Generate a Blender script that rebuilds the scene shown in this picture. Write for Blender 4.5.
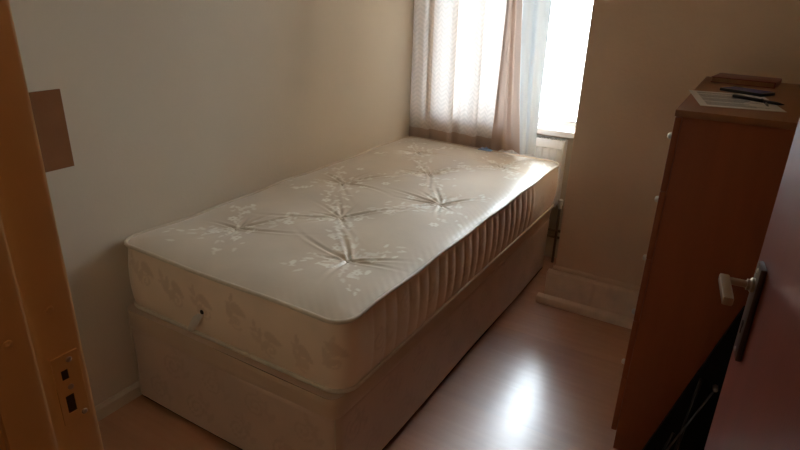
import bpy, bmesh, math, random
import numpy as np
from mathutils import Vector, Matrix

for o_ in list(bpy.data.objects):
    bpy.data.objects.remove(o_)
S = bpy.context.scene
COL = S.collection
rnd = random.Random(7)

# ---------------------------------------------------------------- camera, sky, lights, exposure
cam_d = bpy.data.cameras.new('camera')
cam = bpy.data.objects.new('camera', cam_d)
COL.objects.link(cam)
cam.location = (1.71884, -1.04468, 1.42454)
cam.rotation_euler = (1.18522, -0.02727, 0.54476)
cam_d.sensor_width = 36.0
cam_d.lens = 580.38 / 800 * 36.0
cam_d.clip_start = 0.02
S.camera = cam

SKY = 19.5
world = bpy.data.worlds.new('overcast_sky')
S.world = world
world.use_nodes = True
bg = world.node_tree.nodes['Background']
bg.inputs[0].default_value = (0.86, 0.95, 1.05, 1)
bg.inputs[1].default_value = SKY

pl = bpy.data.lights.new('window_portal', 'AREA')
pl.shape = 'RECTANGLE'
pl.size = 0.99
pl.size_y = 1.42
pl.cycles.is_portal = True
po = bpy.data.objects.new('window_portal', pl)
po.location = (0.59, 2.10, 1.46)
po.rotation_euler = (math.radians(-90), 0, 0)
COL.objects.link(po)

hl = bpy.data.lights.new('hall_bulb', 'POINT')
hl.energy = 2.3
hl.color = (1.0, 0.50, 0.18)
hl.shadow_soft_size = 0.06
ho = bpy.data.objects.new('hall_bulb', hl)
ho.location = (1.66, -1.04, 2.32)
COL.objects.link(ho)

S.view_settings.view_transform = 'Standard'
S.view_settings.look = 'None'
S.view_settings.gamma = 1.0
S.view_settings.use_curve_mapping = False
S.view_settings.exposure = 0.68
S.cycles.max_bounces = 16
S.cycles.diffuse_bounces = 10


# ---------------------------------------------------------------- materials
def mat(name, col, rough=0.6, var=0.06, scale=6.0, bump=0.0, bscale=60.0, metal=0.0, spec=0.5,
        stretch=(1, 1, 1), coat=0.0, rvar=0.0):
    m = bpy.data.materials.new(name)
    m.use_nodes = True
    nt = m.node_tree
    b = nt.nodes['Principled BSDF']
    tc = nt.nodes.new('ShaderNodeTexCoord')
    mp = nt.nodes.new('ShaderNodeMapping')
    mp.inputs['Scale'].default_value = stretch
    nt.links.new(tc.outputs['Object'], mp.inputs[0])
    nz = nt.nodes.new('ShaderNodeTexNoise')
    nz.inputs['Scale'].default_value = scale
    nz.inputs['Detail'].default_value = 5
    nt.links.new(mp.outputs[0], nz.inputs['Vector'])
    cr = nt.nodes.new('ShaderNodeValToRGB')
    cr.color_ramp.elements[0].position = 0.3
    cr.color_ramp.elements[1].position = 0.7
    cr.color_ramp.elements[0].color = tuple(c * (1 - var) for c in col) + (1,)
    cr.color_ramp.elements[1].color = tuple(min(1, c * (1 + var)) for c in col) + (1,)
    nt.links.new(nz.outputs['Fac'], cr.inputs[0])
    nt.links.new(cr.outputs[0], b.inputs['Base Color'])
    b.inputs['Roughness'].default_value = rough
    b.inputs['Metallic'].default_value = metal
    b.inputs['Specular IOR Level'].default_value = spec
    b.inputs['Coat Weight'].default_value = coat
    if rvar:
        mr = nt.nodes.new('ShaderNodeMapRange')
        mr.inputs[3].default_value = rough - rvar
        mr.inputs[4].default_value = rough + rvar
        nt.links.new(nz.outputs['Fac'], mr.inputs[0])
        nt.links.new(mr.outputs[0], b.inputs['Roughness'])
    if bump:
        n2 = nt.nodes.new('ShaderNodeTexNoise')
        n2.inputs['Scale'].default_value = bscale
        n2.inputs['Detail'].default_value = 4
        nt.links.new(mp.outputs[0], n2.inputs['Vector'])
        bp = nt.nodes.new('ShaderNodeBump')
        bp.inputs['Strength'].default_value = bump
        bp.inputs['Distance'].default_value = 0.004
        nt.links.new(n2.outputs['Fac'], bp.inputs['Height'])
        nt.links.new(bp.outputs[0], b.inputs['Normal'])
    return m


M = {}
M['wall'] = mat('cream_wall_paint', (0.65, 0.565, 0.44), 0.75, 0.03, 2.0, 0.12, 90, spec=0.3)
M['pier'] = mat('cream_woodchip_paint', (0.80, 0.61, 0.44), 0.8, 0.05, 3.0, 0.45, 70, spec=0.3)
M['hall'] = mat('tan_hall_paint', (0.36, 0.26, 0.16), 0.75, 0.04, 2.0)  # unseen walls, toned dark so the hall absorbs stray light
M['ceiling'] = mat('ceiling_paint', (0.68, 0.62, 0.53), 0.8, 0.02)
M['skirt'] = mat('old_cream_gloss_paint', (0.80, 0.61, 0.45), 0.5, 0.09, 14, 0.3, 40)
M['skirt_l'] = mat('skirting_paint', (0.62, 0.53, 0.40), 0.4, 0.06, 14)
M['white'] = mat('white_gloss_paint', (0.78, 0.77, 0.73), 0.3, 0.03, 8)
M['pvc'] = mat('white_window_plastic', (0.82, 0.83, 0.84), 0.3, 0.02, 8)
M['jamb'] = mat('door_frame_paint', (0.68, 0.43, 0.19), 0.35, 0.06, 5, 0.12, 25)
M['slab'] = mat('red_brown_door_veneer', (0.19, 0.042, 0.028), 0.35, 0.12, 3, 0.03, 30, stretch=(6, 6, 0.5))
M['chest'] = mat('beech_laminate', (0.29, 0.070, 0.016), 0.5, 0.10, 4, 0.0, stretch=(5, 5, 0.5))
M['chest_top'] = mat('beech_laminate_top', (0.27, 0.105, 0.036), 0.5, 0.10, 4, 0.0, stretch=(5, 0.5, 5))
M['metal'] = mat('brushed_steel', (0.62, 0.60, 0.56), 0.3, 0.03, 20, metal=1.0)
M['brass'] = mat('worn_satin_brass', (0.48, 0.40, 0.30), 0.32, 0.05, 20, metal=1.0)
M['darkmetal'] = mat('dark_bronze_plate', (0.10, 0.07, 0.055), 0.35, 0.05, 20, metal=0.8)
M['rod'] = mat('dark_steel_rod', (0.16, 0.17, 0.19), 0.35, 0.05, 20, metal=1.0)
M['hole'] = mat('dark_mortice', (0.03, 0.018, 0.010), 0.8, 0.1)
M['black'] = mat('black_cover', (0.005, 0.005, 0.005), 0.7, 0.1, 20, spec=0.15)
M['blackmetal'] = mat('black_metal', (0.012, 0.012, 0.013), 0.3, 0.1, 20)
M['piping'] = mat('cream_piping', (0.66, 0.56, 0.42), 0.45, 0.06, 60)
M['radiator'] = mat('radiator_enamel', (0.78, 0.78, 0.75), 0.3, 0.02, 6)
M['pipe'] = mat('tarnished_pipe', (0.22, 0.17, 0.12), 0.4, 0.2, 30, metal=0.6)
M['plate'] = mat('brown_hardboard', (0.26, 0.115, 0.050), 0.85, 0.07, 12, spec=0.1)
M['paper'] = mat('printer_paper', (0.72, 0.70, 0.68), 0.7, 0.02, 20)
M['ink'] = mat('grey_print', (0.20, 0.20, 0.21), 0.7, 0.1, 50)
M['phone'] = mat('black_plastic', (0.02, 0.02, 0.025), 0.3, 0.1, 50)
M['screen'] = mat('blue_cover', (0.16, 0.17, 0.42), 0.25, 0.15, 40)
M['bluepen'] = mat('dark_blue_plastic', (0.03, 0.035, 0.10), 0.3, 0.1, 50)
M['redcover'] = mat('dark_red_cover', (0.20, 0.035, 0.025), 0.45, 0.1, 20)
M['bookbrown'] = mat('brown_page_block', (0.34, 0.17, 0.08), 0.7, 0.1, 60)
M['bluecloth'] = mat('pale_blue_plastic', (0.25, 0.38, 0.62), 0.4, 0.15, 40)
M['tag'] = mat('white_ribbon', (0.66, 0.58, 0.48), 0.6, 0.05, 40)
M['ground'] = mat('pale_concrete', (0.62, 0.62, 0.60), 0.8, 0.08, 2)
M['roof'] = mat('pale_render', (0.72, 0.72, 0.70), 0.8, 0.05, 2)


def fabric(name, col, pcol, rough, prough, weave=900, sheen=0.3, bump=0.1, bscale=25):
    """damask cloth: the mesh attribute 'pattern' says where the woven motif is"""
    m = bpy.data.materials.new(name)
    m.use_nodes = True
    nt = m.node_tree
    b = nt.nodes['Principled BSDF']
    at = nt.nodes.new('ShaderNodeAttribute')
    at.attribute_name = 'pattern'
    nz = nt.nodes.new('ShaderNodeTexNoise')
    nz.inputs['Scale'].default_value = bscale
    nz.inputs['Detail'].default_value = 6
    tc = nt.nodes.new('ShaderNodeTexCoord')
    nt.links.new(tc.outputs['Object'], nz.inputs['Vector'])
    n3 = nt.nodes.new('ShaderNodeTexNoise')
    n3.inputs['Scale'].default_value = 5
    nt.links.new(tc.outputs['Object'], n3.inputs['Vector'])
    cr = nt.nodes.new('ShaderNodeValToRGB')
    cr.color_ramp.elements[0].position = 0.3
    cr.color_ramp.elements[1].position = 0.7
    cr.color_ramp.elements[0].color = tuple(c * 0.93 for c in col) + (1,)
    cr.color_ramp.elements[1].color = tuple(c * 1.05 for c in col) + (1,)
    nt.links.new(n3.outputs['Fac'], cr.inputs[0])
    mx = nt.nodes.new('ShaderNodeMix')
    mx.data_type = 'RGBA'
    nt.links.new(at.outputs['Fac'], mx.inputs['Factor'])
    nt.links.new(cr.outputs[0], mx.inputs['A'])
    mx.inputs['B'].default_value = tuple(pcol) + (1,)
    nt.links.new(mx.outputs['Result'], b.inputs['Base Color'])
    mr = nt.nodes.new('ShaderNodeMapRange')
    mr.inputs[3].default_value = rough
    mr.inputs[4].default_value = prough
    nt.links.new(at.outputs['Fac'], mr.inputs[0])
    nt.links.new(mr.outputs[0], b.inputs['Roughness'])
    b.inputs['Sheen Weight'].default_value = sheen
    b.inputs['Sheen Roughness'].default_value = 0.4
    bp = nt.nodes.new('ShaderNodeBump')
    bp.inputs['Strength'].default_value = bump
    bp.inputs['Distance'].default_value = 0.004
    nt.links.new(nz.outputs['Fac'], bp.inputs['Height'])
    nt.links.new(bp.outputs[0], b.inputs['Normal'])
    return m


M['tick'] = fabric('satin_damask_ticking', (0.71, 0.61, 0.48), (0.95, 0.91, 0.80), 0.34, 0.30)
M['tick_side'] = fabric('damask_border', (0.80, 0.62, 0.44), (0.66, 0.48, 0.32), 0.40, 0.5)
M['divan'] = fabric('divan_fabric', (0.58, 0.42, 0.30), (0.50, 0.35, 0.245), 0.5, 0.5)
M['divan_top'] = fabric('divan_border_fabric', (0.56, 0.40, 0.26), (0.4, 0.3, 0.2), 0.55, 0.5)


def wood_floor():
    m = bpy.data.materials.new('beech_laminate_floor')
    m.use_nodes = True
    nt = m.node_tree
    b = nt.nodes['Principled BSDF']
    tc = nt.nodes.new('ShaderNodeTexCoord')
    oi = nt.nodes.new('ShaderNodeObjectInfo')
    ad = nt.nodes.new('ShaderNodeVectorMath')
    ad.operation = 'ADD'
    mu = nt.nodes.new('ShaderNodeVectorMath')
    mu.operation = 'SCALE'
    mu.inputs[0].default_value = (31, 17, 5)
    nt.links.new(oi.outputs['Random'], mu.inputs['Scale'])
    nt.links.new(tc.outputs['Object'], ad.inputs[0])
    nt.links.new(mu.outputs[0], ad.inputs[1])
    mp = nt.nodes.new('ShaderNodeMapping')
    mp.inputs['Scale'].default_value = (1.2, 14, 1)
    nt.links.new(ad.outputs[0], mp.inputs[0])
    nz = nt.nodes.new('ShaderNodeTexNoise')
    nz.inputs['Scale'].default_value = 3
    nz.inputs['Detail'].default_value = 4
    nz.inputs['Roughness'].default_value = 0.5
    nt.links.new(mp.outputs[0], nz.inputs['Vector'])
    cr = nt.nodes.new('ShaderNodeValToRGB')
    cr.color_ramp.elements[0].position = 0.30
    cr.color_ramp.elements[1].position = 0.72
    cr.color_ramp.elements[0].color = (0.58, 0.245, 0.100, 1)
    cr.color_ramp.elements[1].color = (0.66, 0.305, 0.140, 1)
    nt.links.new(nz.outputs['Fac'], cr.inputs[0])
    hs = nt.nodes.new('ShaderNodeHueSaturation')
    mr = nt.nodes.new('ShaderNodeMapRange')
    mr.inputs[3].default_value = 0.92
    mr.inputs[4].default_value = 1.08
    nt.links.new(oi.outputs['Random'], mr.inputs[0])
    nt.links.new(mr.outputs[0], hs.inputs['Value'])
    nt.links.new(cr.outputs[0], hs.inputs['Color'])
    nt.links.new(hs.outputs[0], b.inputs['Base Color'])
    # scuffs in the gloss
    n2 = nt.nodes.new('ShaderNodeTexNoise')
    n2.inputs['Scale'].default_value = 9
    n2.inputs['Detail'].default_value = 8
    n2.inputs['Roughness'].default_value = 0.7
    nt.links.new(ad.outputs[0], n2.inputs['Vector'])
    m2 = nt.nodes.new('ShaderNodeMapRange')
    m2.inputs[1].default_value = 0.35
    m2.inputs[2].default_value = 0.70
    m2.inputs[3].default_value = 0.42
    m2.inputs[4].default_value = 0.56
    nt.links.new(n2.outputs['Fac'], m2.inputs[0])
    nt.links.new(m2.outputs[0], b.inputs['Roughness'])
    b.inputs['Specular IOR Level'].default_value = 1.0
    b.inputs['Coat Weight'].default_value = 1.0
    b.inputs['IOR'].default_value = 1.9
    b.inputs['Coat IOR'].default_value = 2.4
    b.inputs['Coat Roughness'].default_value = 0.27
    bp = nt.nodes.new('ShaderNodeBump')
    bp.inputs['Strength'].default_value = 0.06
    bp.inputs['Distance'].default_value = 0.002
    nt.links.new(nz.outputs['Fac'], bp.inputs['Height'])
    nt.links.new(bp.outputs[0], b.inputs['Normal'])
    return m


M['floor'] = wood_floor()


def cloth_sheer(name, col, tcol, trans, see, weave=0.12):
    """woven curtain cloth: diffuse + translucent + a little see-through, with a zigzag weave"""
    m = bpy.data.materials.new(name)
    m.use_nodes = True
    nt = m.node_tree
    for n in list(nt.nodes):
        if n.type != 'OUTPUT_MATERIAL':
            nt.nodes.remove(n)
    out = [n for n in nt.nodes if n.type == 'OUTPUT_MATERIAL'][0]
    uv = nt.nodes.new('ShaderNodeUVMap')
    uv.uv_map = 'cloth'
    sp = nt.nodes.new('ShaderNodeSeparateXYZ')
    nt.links.new(uv.outputs[0], sp.inputs[0])

    def math_(op, a, b_=None):
        n = nt.nodes.new('ShaderNodeMath')
        n.operation = op
        for i, v in enumerate((a, b_)):
            if v is None:
                continue
            if isinstance(v, (int, float)):
                n.inputs[i].default_value = v
            else:
                nt.links.new(v, n.inputs[i])
        return n.outputs[0]
    # chevrons running up the cloth (UV in metres)
    zx = math_('PINGPONG', sp.outputs[0], 0.03)
    zz = math_('ADD', sp.outputs[1], math_('MULTIPLY', zx, 0.8))
    st = math_('SINE', math_('MULTIPLY', zz, 2 * math.pi / 0.026))
    pat = math_('MULTIPLY', math_('ADD', st, 1.0), 0.5)
    nz = nt.nodes.new('ShaderNodeTexNoise')
    nz.inputs['Scale'].default_value = 40
    nt.links.new(uv.outputs[0], nz.inputs['Vector'])
    pat = math_('MULTIPLY', pat, math_('ADD', nz.outputs['Fac'], 0.5))
    df = nt.nodes.new('ShaderNodeBsdfDiffuse')
    tl = nt.nodes.new('ShaderNodeBsdfTranslucent')
    tr = nt.nodes.new('ShaderNodeBsdfTransparent')
    mx = nt.nodes.new('ShaderNodeMix')
    mx.data_type = 'RGBA'
    nt.links.new(pat, mx.inputs['Factor'])
    mx.inputs['A'].default_value = tuple(col) + (1,)
    mx.inputs['B'].default_value = tuple(c * (1 - weave) for c in col) + (1,)
    nt.links.new(mx.outputs['Result'], df.inputs[0])
    m3 = nt.nodes.new('ShaderNodeMix')
    m3.data_type = 'RGBA'
    nt.links.new(pat, m3.inputs['Factor'])
    m3.inputs['A'].default_value = tuple(tcol) + (1,)
    m3.inputs['B'].default_value = tuple(c * (1 - 2 * weave) for c in tcol) + (1,)
    nt.links.new(m3.outputs['Result'], tl.inputs[0])
    a = nt.nodes.new('ShaderNodeMixShader')
    a.inputs[0].default_value = trans
    nt.links.new(df.outputs[0], a.inputs[1])
    nt.links.new(tl.outputs[0], a.inputs[2])
    b2 = nt.nodes.new('ShaderNodeMixShader')
    b2.inputs[0].default_value = see
    nt.links.new(a.outputs[0], b2.inputs[1])
    nt.links.new(tr.outputs[0], b2.inputs[2])
    nt.links.new(b2.outputs[0], out.inputs[0])
    return m


M['curtain'] = cloth_sheer('beige_sheer_cloth', (0.66, 0.57, 0.50), (0.86, 0.79, 0.74), 0.165, 0.006, 0.10)
M['hem'] = cloth_sheer('shaded_hem_cloth', (0.50, 0.37, 0.29), (0.46, 0.35, 0.29), 0.14, 0.0, 0.0)  # hem shade put into the colour as brown; gathered edge shares it
M['lining'] = cloth_sheer('pale_lining_cloth', (0.60, 0.62, 0.63), (0.66, 0.70, 0.72), 0.075, 0.0, 0.0)


def glass():
    m = bpy.data.materials.new('window_glass')
    m.use_nodes = True
    nt = m.node_tree
    for n in list(nt.nodes):
        if n.type != 'OUTPUT_MATERIAL':
            nt.nodes.remove(n)
    out = [n for n in nt.nodes if n.type == 'OUTPUT_MATERIAL'][0]
    tr = nt.nodes.new('ShaderNodeBsdfTransparent')
    tr.inputs[0].default_value = (0.95, 0.97, 0.97, 1)
    gl = nt.nodes.new('ShaderNodeBsdfGlossy')
    gl.inputs['Roughness'].default_value = 0.02
    fr = nt.nodes.new('ShaderNodeFresnel')
    mx = nt.nodes.new('ShaderNodeMixShader')
    nt.links.new(fr.outputs[0], mx.inputs[0])
    nt.links.new(tr.outputs[0], mx.inputs[1])
    nt.links.new(gl.outputs[0], mx.inputs[2])
    nt.links.new(mx.outputs[0], out.inputs[0])
    return m


M['glass'] = glass()


# ---------------------------------------------------------------- mesh helpers
class MB:
    def __init__(self):
        self.v, self.f = [], []

    def add(self, vs, fs):
        n = len(self.v)
        self.v += [tuple(a) for a in vs]
        self.f += [tuple(i + n for i in f) for f in fs]
        return self

    def box(self, x0, y0, z0, x1, y1, z1, bev=0.0):
        bm = bmesh.new()
        bmesh.ops.create_cube(bm, size=1)
        for v in bm.verts:
            v.co = Vector((x0 + (v.co.x + .5) * (x1 - x0), y0 + (v.co.y + .5) * (y1 - y0), z0 + (v.co.z + .5) * (z1 - z0)))
        if bev:
            bmesh.ops.bevel(bm, geom=list(bm.edges), offset=bev, segments=2, affect='EDGES', profile=0.6)
        bm.normal_update()
        bm.verts.index_update()
        self.add([v.co[:] for v in bm.verts], [[v.index for v in f.verts] for f in bm.faces])
        bm.free()
        return self

    def tube(self, pts, r, n=8, closed=False, rs=None):
        pts = [Vector(p) for p in pts]
        N = len(pts)
        rings = []
        up = None
        for i, p in enumerate(pts):
            a = pts[(i - 1) % N] if (closed or i > 0) else p
            b = pts[(i + 1) % N] if (closed or i < N - 1) else p
            t = (b - a).normalized()
            if up is None:
                up = t.orthogonal().normalized()
            up = (up - t * up.dot(t)).normalized()
            s = t.cross(up)
            rr = rs[i] if rs else r
            rings.append([p + (up * math.cos(2 * math.pi * k / n) + s * math.sin(2 * math.pi * k / n)) * rr for k in range(n)])
        vs = [q for ring in rings for q in ring]
        fs = []
        for i in range(N if closed else N - 1):
            j = (i + 1) % N
            for k in range(n):
                fs.append((i * n + k, i * n + (k + 1) % n, j * n + (k + 1) % n, j * n + k))
        if not closed:
            fs.append(tuple(range(n - 1, -1, -1)))
            fs.append(tuple((N - 1) * n + k for k in range(n)))
        return self.add(vs, fs)

    def lathe(self, prof, center, axis, n=20):
        """prof: (distance along axis, radius) pairs"""
        c = Vector(center)
        ax = Vector(axis).normalized()
        u = ax.orthogonal().normalized()
        w = ax.cross(u)
        vs = []
        for d, r in prof:
            for k in range(n):
                a = 2 * math.pi * k / n
                vs.append(c + ax * d + (u * math.cos(a) + w * math.sin(a)) * max(r, 1e-5))
        fs = []
        for i in range(len(prof) - 1):
            for k in range(n):
                fs.append((i * n + k, i * n + (k + 1) % n, (i + 1) * n + (k + 1) % n, (i + 1) * n + k))
        fs.append(tuple(range(n - 1, -1, -1)))
        fs.append(tuple((len(prof) - 1) * n + k for k in range(n)))
        return self.add(vs, fs)

    def prism(self, poly, z0, z1):
        n = len(poly)
        vs = [(x, y, z0) for x, y in poly] + [(x, y, z1) for x, y in poly]
        fs = [tuple(range(n - 1, -1, -1)), tuple(range(n, 2 * n))]
        fs += [(i, (i + 1) % n, n + (i + 1) % n, n + i) for i in range(n)]
        return self.add(vs, fs)

    def build(self, name, m, parent=None, smooth=False):
        me = bpy.data.meshes.new(name)
        me.from_pydata(self.v, [], self.f)
        bm = bmesh.new()
        bm.from_mesh(me)
        bmesh.ops.recalc_face_normals(bm, faces=bm.faces)
        bm.to_mesh(me)
        bm.free()
        me.materials.append(m)
        if smooth:
            for p in me.polygons:
                p.use_smooth = True
        o = bpy.data.objects.new(name, me)
        COL.objects.link(o)
        if parent:
            o.parent = parent
        return o


def autosmooth(o, deg=35):
    me = o.data
    bm = bmesh.new()
    bm.from_mesh(me)
    for e in bm.edges:
        e.smooth = len(e.link_faces) == 2 and e.calc_face_angle(0) < math.radians(deg)
    for f in bm.faces:
        f.smooth = True
    bm.to_mesh(me)
    bm.free()
    return o


def tag(o, label=None, cat=None, group=None, kind=None):
    if label: o['label'] = label
    if cat: o['category'] = cat
    if group: o['group'] = group
    if kind: o['kind'] = kind
    return o


def thing(name, loc, label, cat, group=None, rz=0):
    o = bpy.data.objects.new(name, None)
    o.empty_display_size = 0.05
    o.location = loc
    o.rotation_euler = (0, 0, rz)
    COL.objects.link(o)
    return tag(o, label, cat, group)


def struct(name, mb, m, label, parent=None):
    o = mb.build(name, m, parent)
    return tag(o, label, kind='structure')


def local(root, o):
    """o was built in world coordinates: hang it under root without moving it"""
    o.parent = root
    o.matrix_parent_inverse = Matrix.LocRotScale(root.location, root.rotation_euler, root.scale).inverted()
    return o


# ---------------------------------------------------------------- the room
YB = 2.06      # window wall
YD = -0.745    # doorway wall, room face
XR = 2.05
H = 2.40
fl = struct('floor', MB().box(-0.1, -2.3, -0.06, 2.6, 2.2, -0.0085), M['hole'], 'orange-brown laminate floor of the small bedroom')
PW, PL_ = 0.193, 1.21
pm = {}
ri = 0
y = -1.13
while y < YB:
    off = [0.0, -0.42, -0.83][ri % 3]
    x = off
    while x < XR:
        xa, xb = max(x, 0.0), min(x + PL_, XR)
        if xb - xa > 0.02:
            wd = min(PW, YB - y)
            key = (round(xb - xa, 3), round(wd, 3))
            if key not in pm:
                o = MB().box(0.00004, 0.00004, -0.008, xb - xa - 0.00004, wd - 0.00004, 0.0, 0.00015).build('plank', M['floor'], fl)
                pm[key] = o.data
            else:
                o = bpy.data.objects.new('plank', pm[key])
                COL.objects.link(o)
                o.parent = fl
            o.location = (xa, y, 0)
        x += PL_
    y += PW
    ri += 1

struct('wall_left', MB().box(-0.1, YD - 0.16, 0, 0, YB + 0.15, H), M['wall'], 'plain cream painted wall along the bed')
struct('ceiling', MB().box(-0.1, -2.3, H, 2.6, YB + 0.15, H + 0.05), M['ceiling'], 'off-white ceiling')
struct('wall_right', MB().box(XR, YD, 0, XR + 0.1, 1.56, H), M['wall'], 'cream wall behind the chest of drawers')
# window wall with its opening
WX0, WX1, WZ0, WZ1 = 0.10, 1.08, 0.755, 2.16
wb = MB()
wb.box(0, YB, 0, 1.09, YB + 0.15, WZ0 - 0.03).box(0, YB, WZ1, 1.09, YB + 0.15, H)
wb.box(0, YB, WZ0 - 0.03, WX0, YB + 0.15, WZ1).box(WX1, YB, WZ0 - 0.03, 1.09, YB + 0.15, WZ1)
struct('wall_back', wb, M['wall'], 'cream wall under and around the window')
# the deep pier right of the window
struct('wall_pier', MB().prism([(1.072, 1.562), (1.0755, 1.56), (XR + .1, 1.56), (XR + .1, YB + .15), (1.09, YB + .15), (1.09, YB)], 0, H), M['pier'],
       'rough cream painted wall between the window and the chest of drawers')
# doorway wall
wd_ = MB()
wd_.box(-0.1, YD - 0.155, 0, 1.09, YD, H).box(1.91, YD - 0.155, 0, 2.6, YD, H).box(1.09, YD - 0.155, 2.03, 1.91, YD, H)
struct('wall_front', wd_, M['wall'], 'cream wall around the doorway')
# the hall behind the doorway
wh = MB()
wh.box(0.5, -2.3, 0, 2.6, -2.2, H).box(0.5, -2.2, 0, 0.6, YD - 0.155, H).box(2.5, -2.2, 0, 2.6, YD - 0.155, H)
struct('wall_hall', wh, M['hall'], 'unseen dark tan walls of the hall outside the bedroom')

# skirting boards
bl = MB()
bl.add([(0, YD, 0), (0.014, YD, 0), (0.014, YD, 0.042), (0.006, YD, 0.055), (0, YD, 0.055),
        (0, 1.95, 0), (0.014, 1.95, 0), (0.014, 1.95, 0.042), (0.006, 1.95, 0.055), (0, 1.95, 0.055)],
       [(0, 1, 6, 5), (1, 2, 7, 6), (2, 3, 8, 7), (3, 4, 9, 8), (4, 3, 2, 1, 0), (5, 6, 7, 8, 9)])
struct('baseboard_left', bl, M['skirt_l'], 'low cream skirting board along the left wall')


def ragged_bar(x0, x1, yf, yb, z0, z1, amp, seed, n=70):
    """a painted board whose top front edge is chipped and lumpy"""
    r = random.Random(seed)
    vs, fs = [], []
    pa, pb = 0, 0
    for i in range(n + 1):
        x = x0 + (x1 - x0) * i / n
        pa = 0.6 * pa + amp * r.uniform(-1, 1)
        pb = 0.6 * pb + amp * r.uniform(-1, 1)
        c = 0.006
        prof = [(yf, z0), (yf + pb * .3, z1 - c + pa), (yf + c + pb, z1 + pa), (yb, z1 + pa * 0.4 + 0.004), (yb, z0)]
        vs += [(x, a, b) for a, b in prof]
    for i in range(n):
        for k in range(5):
            fs.append((i * 5 + k, i * 5 + (k + 1) % 5, i * 5 + 5 + (k + 1) % 5, i * 5 + 5 + k))
    fs += [(0, 1, 2, 3, 4), tuple(n * 5 + k for k in (4, 3, 2, 1, 0))]
    return MB().add(vs, fs)


bp_ = struct('baseboard_pier', ragged_bar(1.043, XR, 1.528, 1.5595, 0, 0.165, 0.0016, 3), M['skirt'],
             'chipped cream skirting board under the rough pier wall')
autosmooth(bp_, 50)
b2 = ragged_bar(1.015, XR, 1.497, 1.528, 0, 0.037, 0.0008, 9).build('floor_batten', M['skirt'], bp_)
autosmooth(b2, 50)
# lump of plaster where wall and skirting meet
b3 = ragged_bar(1.062, XR, 1.550, 1.5595, 0.172, 0.190, 0.0030, 21).build('plaster_fillet', M['pier'], bp_)
autosmooth(b3, 50)
struct('baseboard_reveal', MB().prism([(1.0435, 1.529), (1.0715, 1.562), (1.088, YB - .002), (1.060, YB - .002)], 0, 0.150), M['skirt'],
       'chipped skirting board on the window side of the pier')

# window
w = thing('window_1', (0.73, YB + 0.08, WZ0), 'white framed window behind the sheer curtain', 'window')
del w['category']
tag(w, kind='structure')
fy0, fy1 = YB + 0.05, YB + 0.11
fr = MB()
fr.box(WX0, fy0, WZ0, WX0 + 0.05, fy1, WZ1, .004).box(WX1 - 0.05, fy0, WZ0, WX1, fy1, WZ1, .004)
fr.box(WX0 + .05, fy0, WZ0, WX1 - .05, fy1, WZ0 + 0.035, .004).box(WX0 + .05, fy0, WZ1 - 0.05, WX1 - .05, fy1, WZ1, .004)
local(w, fr.build('window_frame', M['pvc']))
local(w, MB().box(0.445, fy0 + .005, WZ0 + .035, 0.495, fy1 - .005, WZ1 - .05, .004).build('mullion', M['pvc']))
for a, b in ((WX0 + .05, .445), (.495, WX1 - .05)):
    local(w, MB().box(a, fy0 + .028, WZ0 + .035, b, fy0 + .032, WZ1 - .05).build('pane', M['glass']))
local(w, MB().prism([(.02, YB - .075), (1.08, YB - .075), (1.08, YB - .002), (1.08, fy0), (.02, fy0)], WZ0 - .028, WZ0).build('window_sill', M['white']))

# outside
struct('ground', MB().box(-14, YB + 0.3, -0.30, 14, 30, -0.15), M['ground'], 'pale ground outside the window')

# ---------------------------------------------------------------- doorway: frame and door
df = thing('door_frame', (1.12, YD - 0.077, 0), 'orange-brown painted door frame with keep holes at the left edge', 'door frame')
jm = MB().box(1.088, YD - 0.158, 0, 1.12, YD + 0.002, 2.0, .004)
local(df, autosmooth(jm.build('jamb', M['jamb'])))
jr = MB().box(1.88, YD - 0.158, 0, 1.912, YD + 0.002, 2.0, .004)
local(df, autosmooth(jr.build('jamb', M['jamb'])))
local(df, autosmooth(MB().box(1.088, YD - 0.158, 2.0, 1.912, YD + 0.002, 2.032, .004).build('head', M['jamb'])))
local(df, autosmooth(MB().box(1.12, YD - 0.098, 0, 1.132, YD - 0.052, 1.99, .004).build('door_stop', M['jamb'])))
local(df, autosmooth(MB().box(1.868, YD - 0.098, 0, 1.88, YD - 0.052, 1.99, .004).build('door_stop', M['jamb'])))
for xa, xb in ((1.03, 1.094), (1.906, 1.97)):
    for ya, yb in ((YD, YD + 0.016), (YD - 0.171, YD - 0.155)):
        local(df, autosmooth(MB().box(xa, ya, 0, xb, yb, 2.09, .005).build('architrave', M['jamb'])))
# keep: a painted-over strike plate with two openings
kz0, kz1, ky0, ky1 = 0.945, 1.035, YD - 0.036, YD - 0.006
kp = MB()
hz = [(0.958, 0.982), (1.003, 1.016)]
hy = [(YD - 0.029, YD - 0.019), (YD - 0.028, YD - 0.020)]
xs = (1.1195, 1.1215)
zz = [kz0, hz[0][0], hz[0][1], hz[1][0], hz[1][1], kz1]
for i in range(5):
    if i in (1, 3):
        q = hy[0] if i == 1 else hy[1]
        kp.box(xs[0], ky0, zz[i], xs[1], q[0], zz[i + 1]).box(xs[0], q[1], zz[i], xs[1], ky1, zz[i + 1])
    else:
        kp.box(xs[0], ky0, zz[i], xs[1], ky1, zz[i + 1])
kpo = local(df, kp.build('strike_plate', M['jamb']))
for (a, b), (c, d) in zip(hz, hy):
    local(df, MB().box(1.1185, c, a, 1.1203, d, b).build('keep_hole', M['hole']))
for yy, z in ((YD - 0.021, 0.992), (YD - 0.017, 1.027), (YD - 0.012, 0.951)):
    local(df, MB().lathe([(0, .0035), (.0014, .0033), (.0018, .002)], (1.1212, yy, z), (1, 0, 0), 12).build('screw', M['brass'], None, True))
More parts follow.
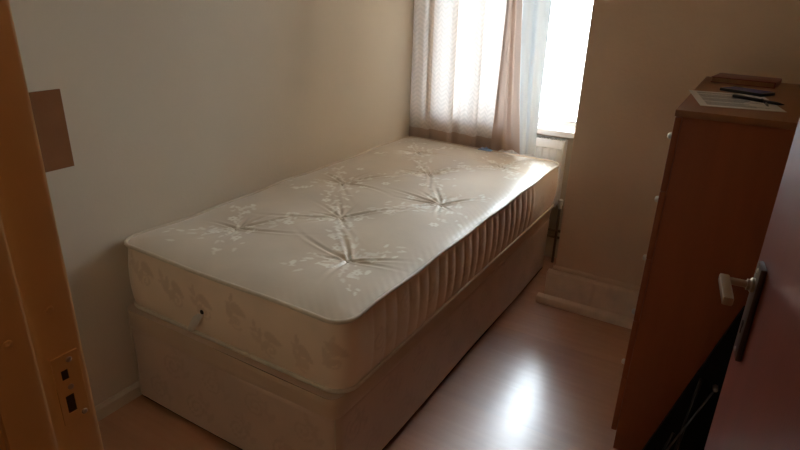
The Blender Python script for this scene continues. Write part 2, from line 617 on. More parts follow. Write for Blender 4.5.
for yy, z, xx in ((YD - 0.024, 1.094, 1.1198), (YD - 0.075, 1.083, 1.1318)):
    local(df, MB().lathe([(0, .0045), (.0012, .004), (.0002, .001)], (xx, yy, z), (1, 0, 0), 12).build('filled_screw_hole', M['jamb'], None, True))

ang = math.atan2(1.88 - 1.785, 0.75)
dr = thing('door_1', (1.880, YD, 0.006), 'flat red-brown door standing open at the right edge with lever handle', 'door', rz=ang)
del dr['category']
tag(dr, kind='structure')
# door space: y from the hinge towards the free edge, face at x = 0, body behind it
DW = 0.755
autosmooth(MB().box(0.0, 0.0, 0, 0.040, DW, 1.975, .002).build('slab', M['slab'], dr))
pz0, pz1 = 0.875, 1.040
py0, py1 = DW - 0.085, DW - 0.045
pc = (py0 + py1) / 2
hp = autosmooth(MB().box(-0.009, py0, pz0, 0.0002, py1, pz1, .003).build('handle_plate', M['darkmetal'], dr))
hp['label'] = 'dark narrow handle plate'
lv = MB()
lv.lathe([(0, .012), (.004, .012), (.006, .009), (.010, .009)], (-0.009, pc, 1.004), (-1, 0, 0), 18)
lv.tube([(-0.012, pc, 1.004), (-0.030, pc, 1.0045), (-0.048, pc, 1.005)], .0060, 12)
lo = MB()
lo.box(-0.058, pc - 0.080, 0.998, -0.043, pc + 0.008, 1.012, .003)
lever = autosmooth(lo.build('lever', M['brass'], hp))
lever['label'] = 'pale metal lever grip'
spn = autosmooth(lv.build('spindle', M['brass'], hp))
MB().lathe([(0, .006), (.001, .006)], (-0.0088, pc, 0.935), (-1, 0, 0), 14).box(-0.0098, pc - .0022, .918, -0.0088, pc + .0022, .935).build('keyhole', M['hole'], hp)
for z in (pz0 + .012, pz1 - .010):
    MB().lathe([(0, .004), (.0012, .0035)], (-0.009, pc, z), (-1, 0, 0), 12).build('screw', M['metal'], hp, True)
autosmooth(MB().box(0.008, DW - .0004, .90, 0.032, DW + .0012, 1.07).build('latch_plate', M['brass'], dr))
for z in (0.20, 1.72):
    autosmooth(MB().lathe([(0, .006), (.09, .006)], (-0.004, -0.003, z), (0, 0, 1), 12).build('hinge', M['brass'], dr))

# brown board on the left wall
wp = tag(MB().box(0.0, -0.275, 0.902, 0.006, -0.096, 1.132, .001).build('cover_board', M['plate']),
         'brown rectangular board fixed flat on the left wall beside the door frame', 'board')

# ---------------------------------------------------------------- bed
X0, X1 = 0.013, 0.940
BL = 1.894
ZT, ZM = 0.612, 0.388
MW = X1 - X0
CR = 0.062
TUFT = [(0.24, 0.31), (0.725, 0.32), (0.482, 0.605), (0.237, 0.95), (0.73, 0.955), (0.478, 1.305), (0.237, 1.62), (0.725, 1.62)]


def stamp(px, py, mask, cx, cy, a, ln, wd, val=1.0):
    ca, sa = math.cos(a), math.sin(a)
    sel = np.where((abs(px - cx) < ln) & (abs(py - cy) < ln))[0]
    if len(sel) == 0:
        return
    dx, dy = px[sel] - cx, py[sel] - cy
    u = (dx * ca + dy * sa) / (ln / 2)
    v = (-dx * sa + dy * ca) / (wd / 2)
    d = u * u + (v / np.clip(1 - 0.45 * np.clip(u, -1, 1), 0.3, 2)) ** 2
    mask[sel] = np.maximum(mask[sel], val * np.clip((1.15 - d) / 0.35, 0, 1))


def flower(px, py, mask, cx, cy, r, rot, val=1.0):
    for k in range(6):
        a = rot + k * math.pi / 3
        stamp(px, py, mask, cx + math.cos(a) * r * .6, cy + math.sin(a) * r * .6, a, r * .8, r * .6, val)
    sel = np.where((px - cx) ** 2 + (py - cy) ** 2 < (r * .24) ** 2)[0]
    mask[sel] = 0.1


def spray(px, py, mask, cx, cy, a, n, step, curve, leaf, r, val=1.0):
    for i in range(n):
        cx += math.cos(a) * step
        cy += math.sin(a) * step
        a += curve + r.uniform(-.12, .12)
        sgn = 1 if i % 2 else -1
        b = a + sgn * r.uniform(.5, .9)
        l = leaf * (1.05 - .5 * i / n) * r.uniform(.8, 1.2)
        stamp(px, py, mask, cx + math.cos(b) * l * .5, cy + math.sin(b) * l * .5, b, l, l * .48, val * r.uniform(.7, 1))
        stamp(px, py, mask, cx, cy, a, step * 1.2, .006, val * .8)


def set_pattern(o, arr):
    at = o.data.attributes.new('pattern', 'FLOAT', 'POINT')
    at.data.foreach_set('value', np.asarray(arr, dtype=np.float32))


def grid_obj(name, co, nu, nv, m, parent, pattern=None, closed=False):
    """co: (nu*nv, 3) array, u runs fastest"""
    iu = np.arange(nu if closed else nu - 1)
    iv = np.arange(nv - 1)
    U, V = np.meshgrid(iu, iv)
    U, V = U.ravel(), V.ravel()
    U2 = (U + 1) % nu
    fs = np.stack([V * nu + U, V * nu + U2, (V + 1) * nu + U2, (V + 1) * nu + U], 1)
    me = bpy.data.meshes.new(name)
    me.from_pydata(co.tolist(), [], fs.tolist())
    me.materials.append(m)
    me.polygons.foreach_set('use_smooth', np.ones(len(fs), dtype=bool))
    o = bpy.data.objects.new(name, me)
    COL.objects.link(o)
    if pattern is not None:
        set_pattern(o, pattern)
    if parent:
        local(parent, o)
    return o


def edge_wave(x, y):
    return 0.0035 * np.sin(x * 9 + 1.0) * np.cos(y * 7.3) + 0.0025 * np.sin(y * 17 + x * 5)


mt = thing('mattress', (0.485, 0.95, ZM), 'cream damask tufted single mattress lying on the divan base', 'mattress')
# top panel
NU, NV = 229, 470
gu = np.linspace(0, MW, NU)
gv = np.linspace(0, BL, NV)
GX, GY = np.meshgrid(gu, gv)
px, py = GX.ravel().copy(), GY.ravel().copy()
hx, hy_ = MW / 2, BL / 2
dx, dy = px - hx, py - hy_
ax_, ay_ = np.abs(dx) - (hx - CR), np.abs(dy) - (hy_ - CR)
cor = (ax_ > 0) & (ay_ > 0)
a_, b_ = ax_[cor] / CR, ay_[cor] / CR
px[cor] = hx + np.sign(dx[cor]) * (hx - CR + CR * a_ * np.sqrt(1 - b_ * b_ / 2))
py[cor] = hy_ + np.sign(dy[cor]) * (hy_ - CR + CR * b_ * np.sqrt(1 - a_ * a_ / 2))
# distance to the rounded outline
qx, qy = np.abs(px - hx) - (hx - CR), np.abs(py - hy_) - (hy_ - CR)
sd = np.sqrt(np.maximum(qx, 0) ** 2 + np.maximum(qy, 0) ** 2) + np.minimum(np.maximum(qx, qy), 0) - CR
d = np.maximum(-sd, 0)
wx, wy = px + X0, py
z = ZT + edge_wave(wx, wy) * np.exp(-d / .1) + 0.020 * (1 - np.exp(-d / 0.075))
rg = random.Random(11)
for k, (tx, ty) in enumerate(TUFT):
    rx, ry = wx - tx, wy - ty
    r = np.sqrt(rx * rx + ry * ry) + 1e-6
    th = np.arctan2(ry, rx)
    z -= 0.010 * np.exp(-r / 0.030) + 0.012 * np.exp(-(r / 0.12) ** 2)
    # pulled creases running out of the button
    dirs = [math.atan2(b - ty, a - tx) for a, b in TUFT if 0.1 < math.hypot(a - tx, b - ty) < 0.5]
    angs = [(a, rg.uniform(.14, .20), rg.uniform(.0040, .0055)) for a in dirs]
    base = rg.uniform(0, 6.28)
    for j in range(6):
        angs.append((base + j * 1.047 + rg.uniform(-.4, .4), rg.uniform(.06, .12), rg.uniform(.0040, .0062)))
    for a, ln, dep in angs:
        bend = rg.uniform(-1.0, 1.0)
        dth = (th - a + bend * r + math.pi) % (2 * math.pi) - math.pi
        lat = dth * r
        wdt = 0.0056 + 0.014 * r
        front = np.abs(dth) < 1.2
        env = np.exp(-(r / ln) ** 2) * np.clip(r / .02, 0, 1)
        z += np.where(front, -dep * env * np.exp(-(lat / wdt) ** 2) + dep * .55 * env * np.exp(-((np.abs(lat) - 1.9 * wdt) / (wdt)) ** 2), 0)
# small ripples gathered along the piping
z += 0.0004 * np.clip((wx - .6) / .2, 0, 1) * np.exp(-d / .030) * np.clip(d / .01, 0, 1) * np.sin((wx + wy) * 2 * math.pi / .035 + 3 * np.sin(wy * 6))
# woven motif
mask = np.zeros_like(px)
rp = random.Random(5)
for k, (tx, ty) in enumerate(TUFT):
    for q in range(4):
        da = math.radians((52, 128, 232, 308)[q])
        for j in range(15):
            t = rp.uniform(.02, .24)
            c = rp.gauss(0, .014 + .12 * t)
            lx, ly = tx + math.cos(da) * t - math.sin(da) * c, ty + math.sin(da) * t + math.cos(da) * c
            l = rp.uniform(.020, .040)
            stamp(wx, wy, mask, lx, ly, da + rp.uniform(-1.1, 1.1), l, l * rp.uniform(.30, .5), rp.uniform(.55, 1))
        spray(wx, wy, mask, tx, ty, da + rp.uniform(-.2, .2), 8, .016, rp.uniform(-.12, .12), .022, rp, .8)
    for a, rr in ((0.25, .075), (2.6, .085), (4.4, .08), (5.5, .11)):
        aa = a + rp.uniform(-.3, .3)
        flower(wx, wy, mask, tx + math.cos(aa) * rr, ty + math.sin(aa) * rr, .020, rp.uniform(0, 1))
for fx, fy in ((.36, .93), (.60, .93), (.42, 1.02), (.62, .74), (.66, .86), (.34, .70), (.16, .78), (.20, 1.14), (.56, 1.10), (.82, .72), (.38, .43), (.60, .42), (.36, 1.42), (.62, 1.45)):
    flower(wx, wy, mask, fx, fy, .021, rp.uniform(0, 1))
mask = np.clip(mask, 0, 1)
mask *= np.clip(d / .02, 0, 1)
grid_obj('top_panel', np.stack([wx, wy, z], 1), NU, NV, M['tick'], mt, mask)
for tx, ty in TUFT:
    k = np.argmin((wx - tx) ** 2 + (wy - ty) ** 2)
    local(mt, MB().lathe([(-.002, .009), (.003, .009), (.005, .005)], (tx, ty, float(z[k]) - .001), (0, 0, 1), 14).build('tuft_button', M['piping'], None, True))


def outline(n_s, n_c, inset=0.0, x0=X0, x1=X1, y0=0.0, y1=BL, cr=CR):
    """points round a rounded rectangle, counter-clockwise from the near left; returns arrays x, y, nx, ny"""
    P = []
    r = cr
    segs = [((x0 + r, y0), (x1 - r, y0), (0, -1)), ((x1, y0 + r), (x1, y1 - r), (1, 0)),
            ((x1 - r, y1), (x0 + r, y1), (0, 1)), ((x0, y1 - r), (x0, y0 + r), (-1, 0))]
    cen = [(x1 - r, y0 + r), (x1 - r, y1 - r), (x0 + r, y1 - r), (x0 + r, y0 + r)]
    st = [-90, 0, 90, 180]
    for i, (a, b, nn) in enumerate(segs):
        ln = math.hypot(b[0] - a[0], b[1] - a[1])
        m = max(2, int(ln / n_s))
        for k in range(m):
            t = k / m
            P.append((a[0] + (b[0] - a[0]) * t, a[1] + (b[1] - a[1]) * t, nn[0], nn[1]))
        for k in range(n_c):
            g = math.radians(st[i] + 90 * k / n_c)
            P.append((cen[i][0] + r * math.cos(g), cen[i][1] + r * math.sin(g), math.cos(g), math.sin(g)))
    P = np.array(P)
    P[:, 0] -= P[:, 2] * inset
    P[:, 1] -= P[:, 3] * inset
    return P


OL = outline(0.0052, 20)
n = len(OL)
ox, oy, onx, ony = OL.T
NR = 40
rows, pat_u, pat_v = [], [], []
seg = np.hypot(np.diff(ox, append=ox[0]), np.diff(oy, append=oy[0]))
sl = np.concatenate([[0], np.cumsum(seg)[:-1]])
for i in range(NR):
    t = i / (NR - 1)
    zz_ = ZM + (ZT - ZM) * t + edge_wave(ox, oy) * t
    bulge = 0.010 * (1 - (2 * t - 1) ** 2)
    # upright flutes on the long side
    on = np.clip((onx - .9) / .1, 0, 1) * np.clip((oy - .10) / .03, 0, 1) * np.clip((1.50 - oy) / .03, 0, 1)
    ph = (oy + .004 * np.sin(oy * 31)) / 0.066
    fl_ = np.abs(np.sin(math.pi * ph)) ** 0.6
    env = np.clip(t / .10, 0, 1) * np.clip((1 - t) / .10, 0, 1)
    disp = bulge + on * env * (0.0065 * fl_ - 0.003)
    # lumps on the plain panels
    disp += 0.003 * (1 - on) * np.sin(sl * 14 + t * 3) * env
    rows.append(np.stack([ox + onx * disp, oy + ony * disp, zz_], 1))
    pat_u.append(sl)
    pat_v.append(np.full(n, t * (ZT - ZM)))
sidec = np.concatenate(rows)
su, sv = np.concatenate(pat_u), np.concatenate(pat_v)
sm = np.zeros(len(su))
rs = random.Random(23)


def scroll(px, py, m, cx, cy, a0, R0, turns, val, flip=1):
    steps = 70
    for i in range(steps):
        t = i / steps
        a = a0 + flip * t * turns * 2 * math.pi
        r = R0 * (1 - .85 * t)
        stamp(px, py, m, cx + math.cos(a) * r, cy + math.sin(a) * r, a + math.pi / 2, .016, .007, val)


for cx in (0.06, 0.20, 0.33, 0.47, 0.60, 0.72, 0.82):
    cy = rs.uniform(.07, .15)
    spray(su, sv, sm, cx - .03, cy - .04, rs.uniform(.5, 1.3), 5, .018, .25, .045, rs, .8)
    stamp(su, sv, sm, cx + .02, cy + .02, rs.uniform(-1.2, -.3), .07, .03, .8)
    scroll(su, sv, sm, cx + .01, cy - .02, rs.uniform(0, 6), .026, 1.2, .6, rs.choice((1, -1)))
for cx in np.arange(1.0, 2.9, 0.145):
    cy = rs.uniform(.07, .15)
    scroll(su, sv, sm, cx, cy, rs.uniform(0, 6), .040, 1.6, .6, rs.choice((1, -1)))
    spray(su, sv, sm, cx + .04, cy - .05, 1.3, 5, .02, .3, .04, rs, .7)
side = grid_obj('side_border', sidec, n, NR, M['tick_side'], mt, np.clip(sm, 0, 1), closed=True)
# underside so the mattress is closed
PB = outline(0.05, 8)
local(mt, MB().add([(a[0], a[1], ZM + .001) for a in PB], [tuple(range(len(PB)))]).build('underside', M['tick_side']))
for nm, zc in (('top_piping', ZT), ('bottom_piping', ZM)):
    O2 = outline(0.02, 12)
    pts = [(a[0] + a[2] * .003, a[1] + a[3] * .003, zc + (float(edge_wave(a[0], a[1])) if zc == ZT else 0)) for a in O2]
    po_ = MB().tube(pts, .0065, 8, True).build(nm, M['piping'], None, True)
    local(mt, po_)
    po_['label'] = 'corded cream edge piping'
# torn tag on the near end, with the small dark hole it was sewn into
tg = []
tgf = []
for i in range(9):
    t = i / 8
    zz_ = 0.472 - 0.072 * t
    yy = -0.0125 - 0.006 * math.sin(t * 2.6)
    wdh = 0.010 + 0.022 * t * (1 - .8 * t)
    xc = 0.397 - 0.050 * t
    tg += [(xc - wdh, yy - .002 * math.sin(t * 9), zz_ + .004 * math.sin(5 * t)), (xc + wdh, yy + .002 * math.cos(t * 8), zz_)]
for i in range(8):
    tgf.append((2 * i, 2 * i + 1, 2 * i + 3, 2 * i + 2))
tgo = MB().add(tg, tgf).build('care_tag', M['tag'], None, True)
local(mt, tgo)
sm_ = tgo.modifiers.new('thickness', 'SOLIDIFY')
sm_.thickness = .0008
local(mt, MB().lathe([(0, .008), (.002, .007), (.003, .003)], (0.405, -0.0115, 0.482), (0, -1, 0), 14).build('vent_eyelet', M['hole'], None, True))

# divan base
dv = thing('divan_base', (0.485, 0.93, 0), 'brown-beige fabric divan base under the cream mattress', 'bed base')
BY0, BY1, BX0, BX1 = -0.028, 1.885, 0.017, 0.930
OB = outline(0.008, 8, 0, BX0, BX1, BY0, BY1, 0.035)
nb = len(OB)
bx_, by_, bnx, bny = OB.T
sb = np.concatenate([[0], np.cumsum(np.hypot(np.diff(bx_, append=bx_[0]), np.diff(by_, append=by_[0])))[:-1]])


def band(name, z0, z1, nr, proud, m, patterned, parent):
    rows, U, V = [], [], []
    for i in range(nr):
        t = i / (nr - 1)
        e = min(t, 1 - t)
        dsp = proud + (-.004 if e < .02 else 0) + .0025 * np.sin(sb * 6 + t * 4)
        rows.append(np.stack([bx_ + bnx * dsp, by_ + bny * dsp, np.full(nb, z0 + (z1 - z0) * t)], 1))
        U.append(sb)
        V.append(np.full(nb, z0 + (z1 - z0) * t))
    U, V = np.concatenate(U), np.concatenate(V)
    k = np.zeros(len(U))
    if patterned:
        rr = random.Random(patterned)
        for cx in np.arange(0.1, 2.85, .19):
            for cy in (.10, .23):
                if cy > z1 - .02: continue
                c2 = cx + (.09 if cy > .2 else 0)
                scroll(U, V, k, c2, cy, rr.uniform(0, 6), .045, 1.7, .85, rr.choice((1, -1)))
                spray(U, V, k, c2 + .05, cy - .05, 1.4, 5, .022, .25, .04, rr, .8)
    return grid_obj(name, np.concatenate(rows), nb, nr, m, parent, np.clip(k, 0, 1), closed=True)


band('base_panel', 0.018, 0.312, 40, 0.0, M['divan'], 4, dv)
band('top_border', 0.309, 0.380, 8, 0.004, M['divan_top'], 0, dv)
local(dv, MB().add([(a[0], a[1], .380) for a in OB], [tuple(range(nb))]).build('platform', M['divan']))
local(dv, MB().add([(a[0], a[1], .018) for a in OB], [tuple(range(nb))]).build('bottom_board', M['hole']))
for fx, fy in ((.09, .05), (.87, .05), (.09, 1.8), (.87, 1.8), (.09, .93), (.87, .93)):
    local(dv, MB().lathe([(0, .022), (.006, .025), (.019, .025)], (fx, fy, 0), (0, 0, 1), 16).build('foot', M['blackmetal'], None, True))
# corner seams of the cover
for sx, sy in ((BX1 - .010, BY0 + .010), (BX0 + .010, BY0 + .010)):
    g = 1 if sx > .5 else -1
    local(dv, MB().tube([(sx + g * .002, sy - .002, .02), (sx + g * .002, sy - .002, .31)], .002, 6).build('corner_seam', M['piping'], None, True))

# ---------------------------------------------------------------- radiator
rd = thing('radiator', (0.5, 1.985, 0.33), 'white panel radiator under the window sill behind the bed', 'radiator')
RX0, RX1, RZ0, RZ1, RY0, RY1 = 0.08, 0.925, 0.34, 0.705, 1.962, 2.030
prof = []
x = RX0 + .012
xs_, ys_ = [RX0], [RY0 + .004]
while x < RX1 - .03:
    xs_ += [x, x + .006, x + .022, x + .028]
    ys_ += [RY0, RY0 + .006, RY0 + .006, RY0]
    x += .040
xs_ += [RX1]
ys_ += [RY0 + .004]
vs, fs = [], []
levels = [(RZ0, 0), (RZ0 + .03, 0), (RZ0 + .04, 1), (RZ1 - .05, 1), (RZ1 - .04, 0), (RZ1, 0)]
for zl, gk in levels:
    vs += [(a, RY0 + (b - RY0) * (gk if 0 < i < len(xs_) - 1 else 1), zl) for i, (a, b) in enumerate(zip(xs_, ys_))]
k = len(xs_)
for i in range(len(levels) - 1):
    for j in range(k - 1):
        fs.append((i * k + j, i * k + j + 1, (i + 1) * k + j + 1, (i + 1) * k + j))
pn = MB().add(vs, fs)
pn.box(RX0, RY0 + .0075, RZ0, RX1, RY0 + .011, RZ1 - .001)
local(rd, autosmooth(pn.build('front_panel', M['radiator']), 25))
local(rd, MB().box(RX0, RY1 - .01, RZ0, RX1, RY1, RZ1 - .001, .002).build('rear_panel', M['radiator']))
for a, b in ((RX0 - .003, RX0 + .001), (RX1 - .001, RX1 + .003)):
    local(rd, MB().box(a, RY0 + .003, RZ0 + .015, b, RY1, RZ1 + .002, .001).build('side_cover', M['radiator']))
gr = MB()
gr.box(RX0, RY0 + .002, RZ1 - .002, RX1, RY0 + .008, RZ1 + .004).box(RX0, RY1 - .008, RZ1 - .002, RX1, RY1, RZ1 + .004)
x = RX0
while x < RX1:
    gr.box(x, RY0 + .008, RZ1, x + .008, RY1 - .008, RZ1 + .003)
    x += .022
local(rd, gr.build('top_grille', M['radiator']))
vv = MB()
vv.lathe([(0, .010), (.02, .010), (.022, .014), (.05, .014), (.054, .008)], (RX1 + .018, 1.995, RZ0 - .012), (0, 0, 1), 16)
vv.tube([(RX1 - .01, 1.995, RZ0 + .012), (RX1 + .018, 1.995, RZ0 + .012)], .009, 10)
local(rd, autosmooth(vv.build('valve', M['radiator'])))
local(rd, MB().tube([(RX1 + .018, 1.995, RZ0 - .01), (RX1 + .018, 1.995, .2), (RX1 + .018, 1.995, 0.001)], .0075, 10).build('feed_pipe', M['pipe'], None, True))
local(rd, MB().tube([(.30, 2.035, .14), (.7, 2.035, .14), (1.03, 2.035, .14)], .0075, 10).build('feed_pipe', M['pipe'], None, True))
local(rd, MB().tube([(.30, 2.035, .18), (.7, 2.035, .18), (1.03, 2.035, .18)], .0075, 10).build('feed_pipe', M['pipe'], None, True))
for xx in (.25, .75):
    local(rd, MB().box(xx, RY1 + .0005, RZ0 + .05, xx + .03, YB - .0005, RZ1 - .06).build('bracket', M['radiator']))

# ---------------------------------------------------------------- curtain
cu = thing('sheer_curtain', (0.35, 1.94, 0.60), 'beige sheer curtain with a zigzag weave hanging at the head of the bed', 'curtain')


def catmull(P, n):
    P = [np.array(p, float) for p in P]
    P = [2 * P[0] - P[1]] + P + [2 * P[-1] - P[-2]]
    out = []
    m = len(P) - 3
    for i in range(n):
        t = i / (n - 1) * m
        k = min(int(t), m - 1)
        u = t - k
        a, b, c, d_ = P[k], P[k + 1], P[k + 2], P[k + 3]
        out.append(.5 * ((2 * b) + (-a + c) * u + (2 * a - 5 * b + 4 * c - d_) * u * u + (-a + 3 * b - 3 * c + d_) * u ** 3))
    return np.array(out)


def cloth(name, top, mid, bot, zt, zb, n, nz, m, z0=0.0, z1=1.0, zbot=None):
    """sheet through three plan curves (top, middle, bottom); zb may vary along the sheet"""
    T, Mi, B = catmull(top, n), catmull(mid, n), catmull(bot, n)
    zb = np.interp(np.linspace(0, 1, n), np.linspace(0, 1, len(zb)), zb)
    co, uv = [], []
    ss = np.concatenate([[0], np.cumsum(np.hypot(*np.diff(T, axis=0).T))])
    for j in range(nz):
        h = z0 + (z1 - z0) * j / (nz - 1)          # 0 bottom .. 1 top
        zc = zb + (zt - zb) * h
        w0, w1, w2 = (1 - h) * (1 - 2 * h), 4 * h * (1 - h), h * (2 * h - 1)
        P = B * w0 + Mi * w1 + T * w2
        for i in range(n):
            co.append((P[i, 0], P[i, 1], zc[i]))
            uv.append((ss[i], zc[i]))
    o = grid_obj(name, np.array(co), n, nz, m, cu)
    ul = o.data.uv_layers.new(name='cloth')
    li = np.zeros(len(o.data.loops), dtype=np.int32)
    o.data.loops.foreach_get('vertex_index', li)
    ul.data.foreach_set('uv', np.array(uv, dtype=np.float32)[li].ravel())
    return o


def folds(xs, ys):
    return list(zip(xs, ys))


ZC = 2.20
fx_t = [-.004, .035, .075, .110, .126, .116, .145, .180, .215, .250, .266, .258, .285, .320, .355, .405, .422, .414, .445, .490, .530, .560]
fy_t = [1.950, 1.925, 1.935, 1.915, 1.935, 1.955, 1.965, 1.940, 1.930, 1.915, 1.940, 1.960, 1.965, 1.935, 1.945, 1.915, 1.935, 1.960, 1.965, 1.940, 1.950, 1.945]
fx_b = [-.002, .040, .085, .125, .140, .132, .155, .195, .235, .270, .285, .276, .300, .340, .375, .420, .438, .432, .460, .500, .535, .560]
fy_b = [1.940, 1.920, 1.930, 1.912, 1.925, 1.945, 1.950, 1.932, 1.925, 1.912, 1.930, 1.948, 1.952, 1.930, 1.935, 1.912, 1.928, 1.948, 1.950, 1.935, 1.940, 1.938]
fx_m = [(a + b) / 2 for a, b in zip(fx_t, fx_b)]
fy_m = [(a + b) / 2 + .004 for a, b in zip(fy_t, fy_b)]
main_t = folds(fx_t, fy_t)
main_m = folds(fx_m, fy_m)
main_b = folds(fx_b, fy_b)
zb_main = [.598, .600, .597, .600, .598, .601, .598, .60, .60]
HEM = 0.045
cloth('drop', main_t, main_m, main_b, ZC, zb_main, 260, 50, M['curtain'], HEM, 1.0)
cloth('hem', [(a, b - .001) for a, b in main_t], [(a, b - .001) for a, b in main_m], [(a, b - .001) for a, b in main_b], ZC, zb_main, 260, 6, M['hem'], 0.0, HEM)
# gathered right edge: folds bunched together and pulled forward over the mattress
g_m = [(.548, 1.94), (.566, 1.935), (.580, 1.94), (.592, 1.895), (.604, 1.925), (.658, 1.860)]
g_b = [(.530, 1.93), (.570, 1.918), (.605, 1.920), (.650, 1.850), (.680, 1.870), (.752, 1.790)]
g_t = [(a[0] + .3 * (a[0] - b[0]), a[1] + .3 * (a[1] - b[1])) for a, b in zip(g_m, g_b)]
zb_g = [.600, .605, .625, .640, .645, .648]
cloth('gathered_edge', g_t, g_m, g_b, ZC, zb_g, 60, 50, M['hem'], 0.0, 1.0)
l_m = [(.658, 1.860), (.682, 1.868), (.704, 1.890), (.732, 1.878), (.760, 1.900), (.792, 1.905)]
l_b = [(.752, 1.790), (.766, 1.795), (.774, 1.812), (.788, 1.815), (.796, 1.835), (.812, 1.850)]
l_t = [(a[0] + .3 * (a[0] - b[0]), a[1] + .3 * (a[1] - b[1])) for a, b in zip(l_m, l_b)]
cloth('lining', l_t, l_m, l_b, ZC, [.650, .650, .650, .65, .65, .65], 50, 50, M['lining'])
rod = tag(MB().tube([(-.0, 1.935, ZC + .02), (.5, 1.935, ZC + .02), (1.07, 1.935, ZC + .02)], .011, 12).build('curtain_pole', M['metal'], None, True),
          'metal curtain pole spanning above the window', 'curtain pole')

# small blue scrap caught between curtain and mattress
sc_v, sc_f = [], []
rb = random.Random(4)
NS, NT = 14, 9
for j in range(NT):
    for i in range(NS):
        a, b = i / (NS - 1), j / (NT - 1)
        e = math.sin(math.pi * a) * math.sin(math.pi * b)
        sc_v.append((.490 + .075 * a, 1.850 + .036 * b + .004 * math.sin(a * 8), .6215 + .012 * e + .006 * e * math.sin(a * 15 + b * 9) + rb.uniform(0, .002)))
for j in range(NT - 1):
    for i in range(NS - 1):
        sc_f.append((j * NS + i, j * NS + i + 1, (j + 1) * NS + i + 1, (j + 1) * NS + i))
sco = tag(MB().add(sc_v, sc_f).build('plastic_scrap', M['bluecloth'], None, True), 'small crumpled blue scrap on the mattress under the curtain hem', 'scrap')
sol = sco.modifiers.new('thickness', 'SOLIDIFY')
sol.thickness = .0015

# ---------------------------------------------------------------- chest of drawers
CX0, CX1, CY0, CY1, CZ = 1.571, 2.03, 0.672, 1.515, 1.148
ch = thing('chest_of_drawers', (1.80, 1.10, 0), 'tall dark beech chest of five drawers between the pier wall and the open door', 'chest of drawers')
local(ch, autosmooth(MB().box(CX0 - .020, CY0 - .004, CZ - .018, CX1, CY1 + .004, CZ, .002).build('top', M['chest_top'])))
for a, b in ((CY0, CY0 + .018), (CY1 - .018, CY1)):
    local(ch, autosmooth(MB().box(CX0, a, 0.0, CX1, b, CZ - .018, .001).build('side_panel', M['chest'])))
local(ch, MB().box(CX1 - .008, CY0 + .018, .02, CX1 - .002, CY1 - .018, CZ - .024).build('back_panel', M['chest']))
local(ch, MB().box(CX0 + .002, CY0 + .018, 0, CX0 + .018, CY1 - .018, .066).build('plinth', M['chest']))
DZ0, DZ1 = 0.070, CZ - .020
dh = (DZ1 - DZ0) / 5
for k in range(5):
    za, zb_ = DZ0 + k * dh + .0015, DZ0 + (k + 1) * dh - .0015
    dwr = autosmooth(MB().box(CX0 - .018, CY0 + .0015, za, CX0 - .0008, CY1 - .0015, zb_, .002).build('drawer_front', M['chest']))
    local(ch, dwr)
    bxm = MB().box(CX0, CY0 + .030, za + .02, CX0 + .40, CY0 + .042, zb_ - .03).box(CX0, CY1 - .042, za + .02, CX0 + .40, CY1 - .030, zb_ - .03)
    bxm.box(CX0, CY0 + .042, za + .02, CX0 + .40, CY1 - .042, za + .026).box(CX0 + .388, CY0 + .042, za + .026, CX0 + .40, CY1 - .042, zb_ - .03)
    bo = bxm.build('drawer_box', M['chest'])
    bo.parent = dwr
    bo.matrix_parent_inverse = dwr.matrix_parent_inverse.copy()
    bo.matrix_parent_inverse = Matrix.Identity(4)
    for ky in (CY0 + .265, CY1 - .265):
        ko = MB().lathe([(0, .007), (.012, .006), (.018, .008), (.026, .0105), (.033, .0095), (.036, .005)],
                        (CX0 - .018, ky, (za + zb_) / 2), (-1, 0, 0), 18).build('knob', M['metal'], None, True)
        ko.parent = dwr

# ---------------------------------------------------------------- things on the chest
pa = math.atan2(.045, .21)
pp = thing('paper_sheet', (1.672, .945, CZ), 'white printed paper sheet lying on the chest of drawers', 'paper', rz=pa)
MB().box(-.105, -.1485, 0.0002, .105, .1485, .0012).build('sheet', M['paper'], pp)
tx_ = MB()
rt = random.Random(8)
for i in range(24):
    yy = .118 - i * .0105
    if i in (3, 10, 17): continue
    tx_.box(-.085, yy, .0012, -.085 + rt.uniform(.10, .165), yy + .0042, .0014)
tx_.build('printed_text', M['ink'], pp)

ph_ = thing('phone', (1.700, 1.130, CZ + .0014), 'dark flat phone with blue face between the paper and the red book', 'phone', rz=math.radians(-28))
autosmooth(MB().box(-.068, -.038, 0, .068, .038, .010, .003).build('body', M['phone'], ph_))
MB().box(-.060, -.035, .010, .062, .035, .0106).build('screen', M['screen'], ph_)


def pen(name, p, q, r, m, label, z):
    p, q = Vector((p[0], p[1], z + r)), Vector((q[0], q[1], z + r))
    L = (q - p).length
    t = thing(name, p[:], label, 'pen', rz=math.atan2(q.y - p.y, q.x - p.x))
    MB().lathe([(0, r * .8), (.002, r), (L * .62, r)], (0, 0, 0), (1, 0, 0), 12).build('barrel', m, t, True)
    MB().lathe([(L * .62, r), (L * .88, r * .9), (L * .97, r * .35), (L, .0008)], (0, 0, 0), (1, 0, 0), 12).build('tip', M['phone'], t, True)
    MB().box(.004, -r * .25, r * .95, .045, r * .25, r * 1.35).build('clip', M['metal'], t)
    return t


pen('pen', (1.668, .998), (1.800, .915), .0050, M['phone'], 'thick black pen lying on the paper in front of the phone', CZ + .0014)
pen('pen', (1.745, 1.005), (1.762, .870), .003, M['bluepen'], 'thin dark blue pen lying across the corner of the paper', CZ + .0014)

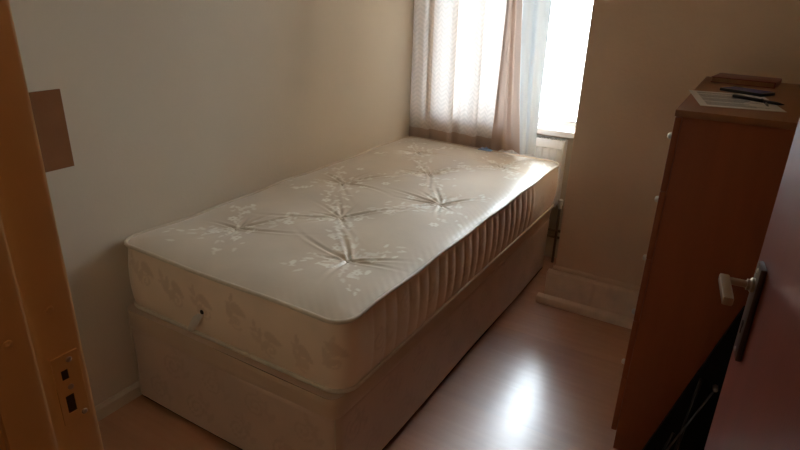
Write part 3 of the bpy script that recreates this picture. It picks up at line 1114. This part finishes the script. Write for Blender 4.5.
bk = thing('book', (1.687, 1.405, CZ), 'dark red thin book lying at the back of the chest top', 'book', rz=math.radians(-7))
autosmooth(MB().box(-.100, -.075, 0, .100, .075, .003, .001).build('back_cover', M['redcover'], bk))
MB().box(-.097, -.072, .003, .096, .072, .017).build('pages', M['bookbrown'], bk)
autosmooth(MB().box(-.100, -.075, .017, .100, .075, .020, .001).build('front_cover', M['redcover'], bk))
autosmooth(MB().box(.096, -.075, .003, .100, .075, .017).build('spine', M['redcover'], bk))

# ---------------------------------------------------------------- black folded board between chest and door
ib = thing('folded_board', (1.80, 0.50, 0), 'black folded board with thin metal legs leaning between chest and open door', 'folding board')
# board space: s along its width, h up its length; then leaned against the chest
tilt, lean = math.radians(17.0), math.radians(8.5)
O = Vector((1.622, 0.530, 0.0))
ux = Vector((math.cos(tilt), 0, -math.sin(tilt)))
uz = Vector((math.sin(tilt), math.tan(lean), math.cos(tilt))).normalized()
un = ux.cross(uz).normalized()       # out of the board, towards +-y
if un.y > 0: un = -un


def bpt(s, h, n_=0.0):
    return O + ux * s + uz * h + un * n_


bw, bh = 0.34, 0.72
ol = [(0, .085), (0.0, bh - .03), (.03, bh), (bw - .05, bh), (bw, bh - .06), (bw, .085)]
vs = [bpt(s, h, 0) for s, h in ol] + [bpt(s, h, .022) for s, h in ol]
k = len(ol)
local(ib, MB().add(vs, [tuple(range(k)), tuple(range(2 * k - 1, k - 1, -1))] + [(i, (i + 1) % k, k + (i + 1) % k, k + i) for i in range(k)]).build('board', M['black']))


def leg(name, a, b, r, m):
    local(ib, MB().tube([a, (a + b) / 2, b], r, 8).build(name, m, None, True))


V3 = Vector
leg('leg', V3((1.807, .560, .417)), V3((1.690, .512, .070)), .0030, M['rod'])
leg('leg', V3((1.768, .566, .430)), V3((1.745, .524, .110)), .0050, M['blackmetal'])
leg('leg', V3((1.735, .540, .240)), V3((1.700, .517, .080)), .0050, M['blackmetal'])
leg('leg', V3((1.860, .578, .520)), V3((1.830, .515, .080)), .0050, M['blackmetal'])
local(ib, MB().lathe([(-.020, .007), (.006, .007), (.010, .004)], (1.807, .560, .417), un, 14).build('rivet', M['metal'], None, True))
local(ib, MB().tube([bpt(-.012, .09, .04), bpt(.16, .09, .04), bpt(.33, .09, .04)], .009, 10).build('foot_bar', M['blackmetal'], None, True))
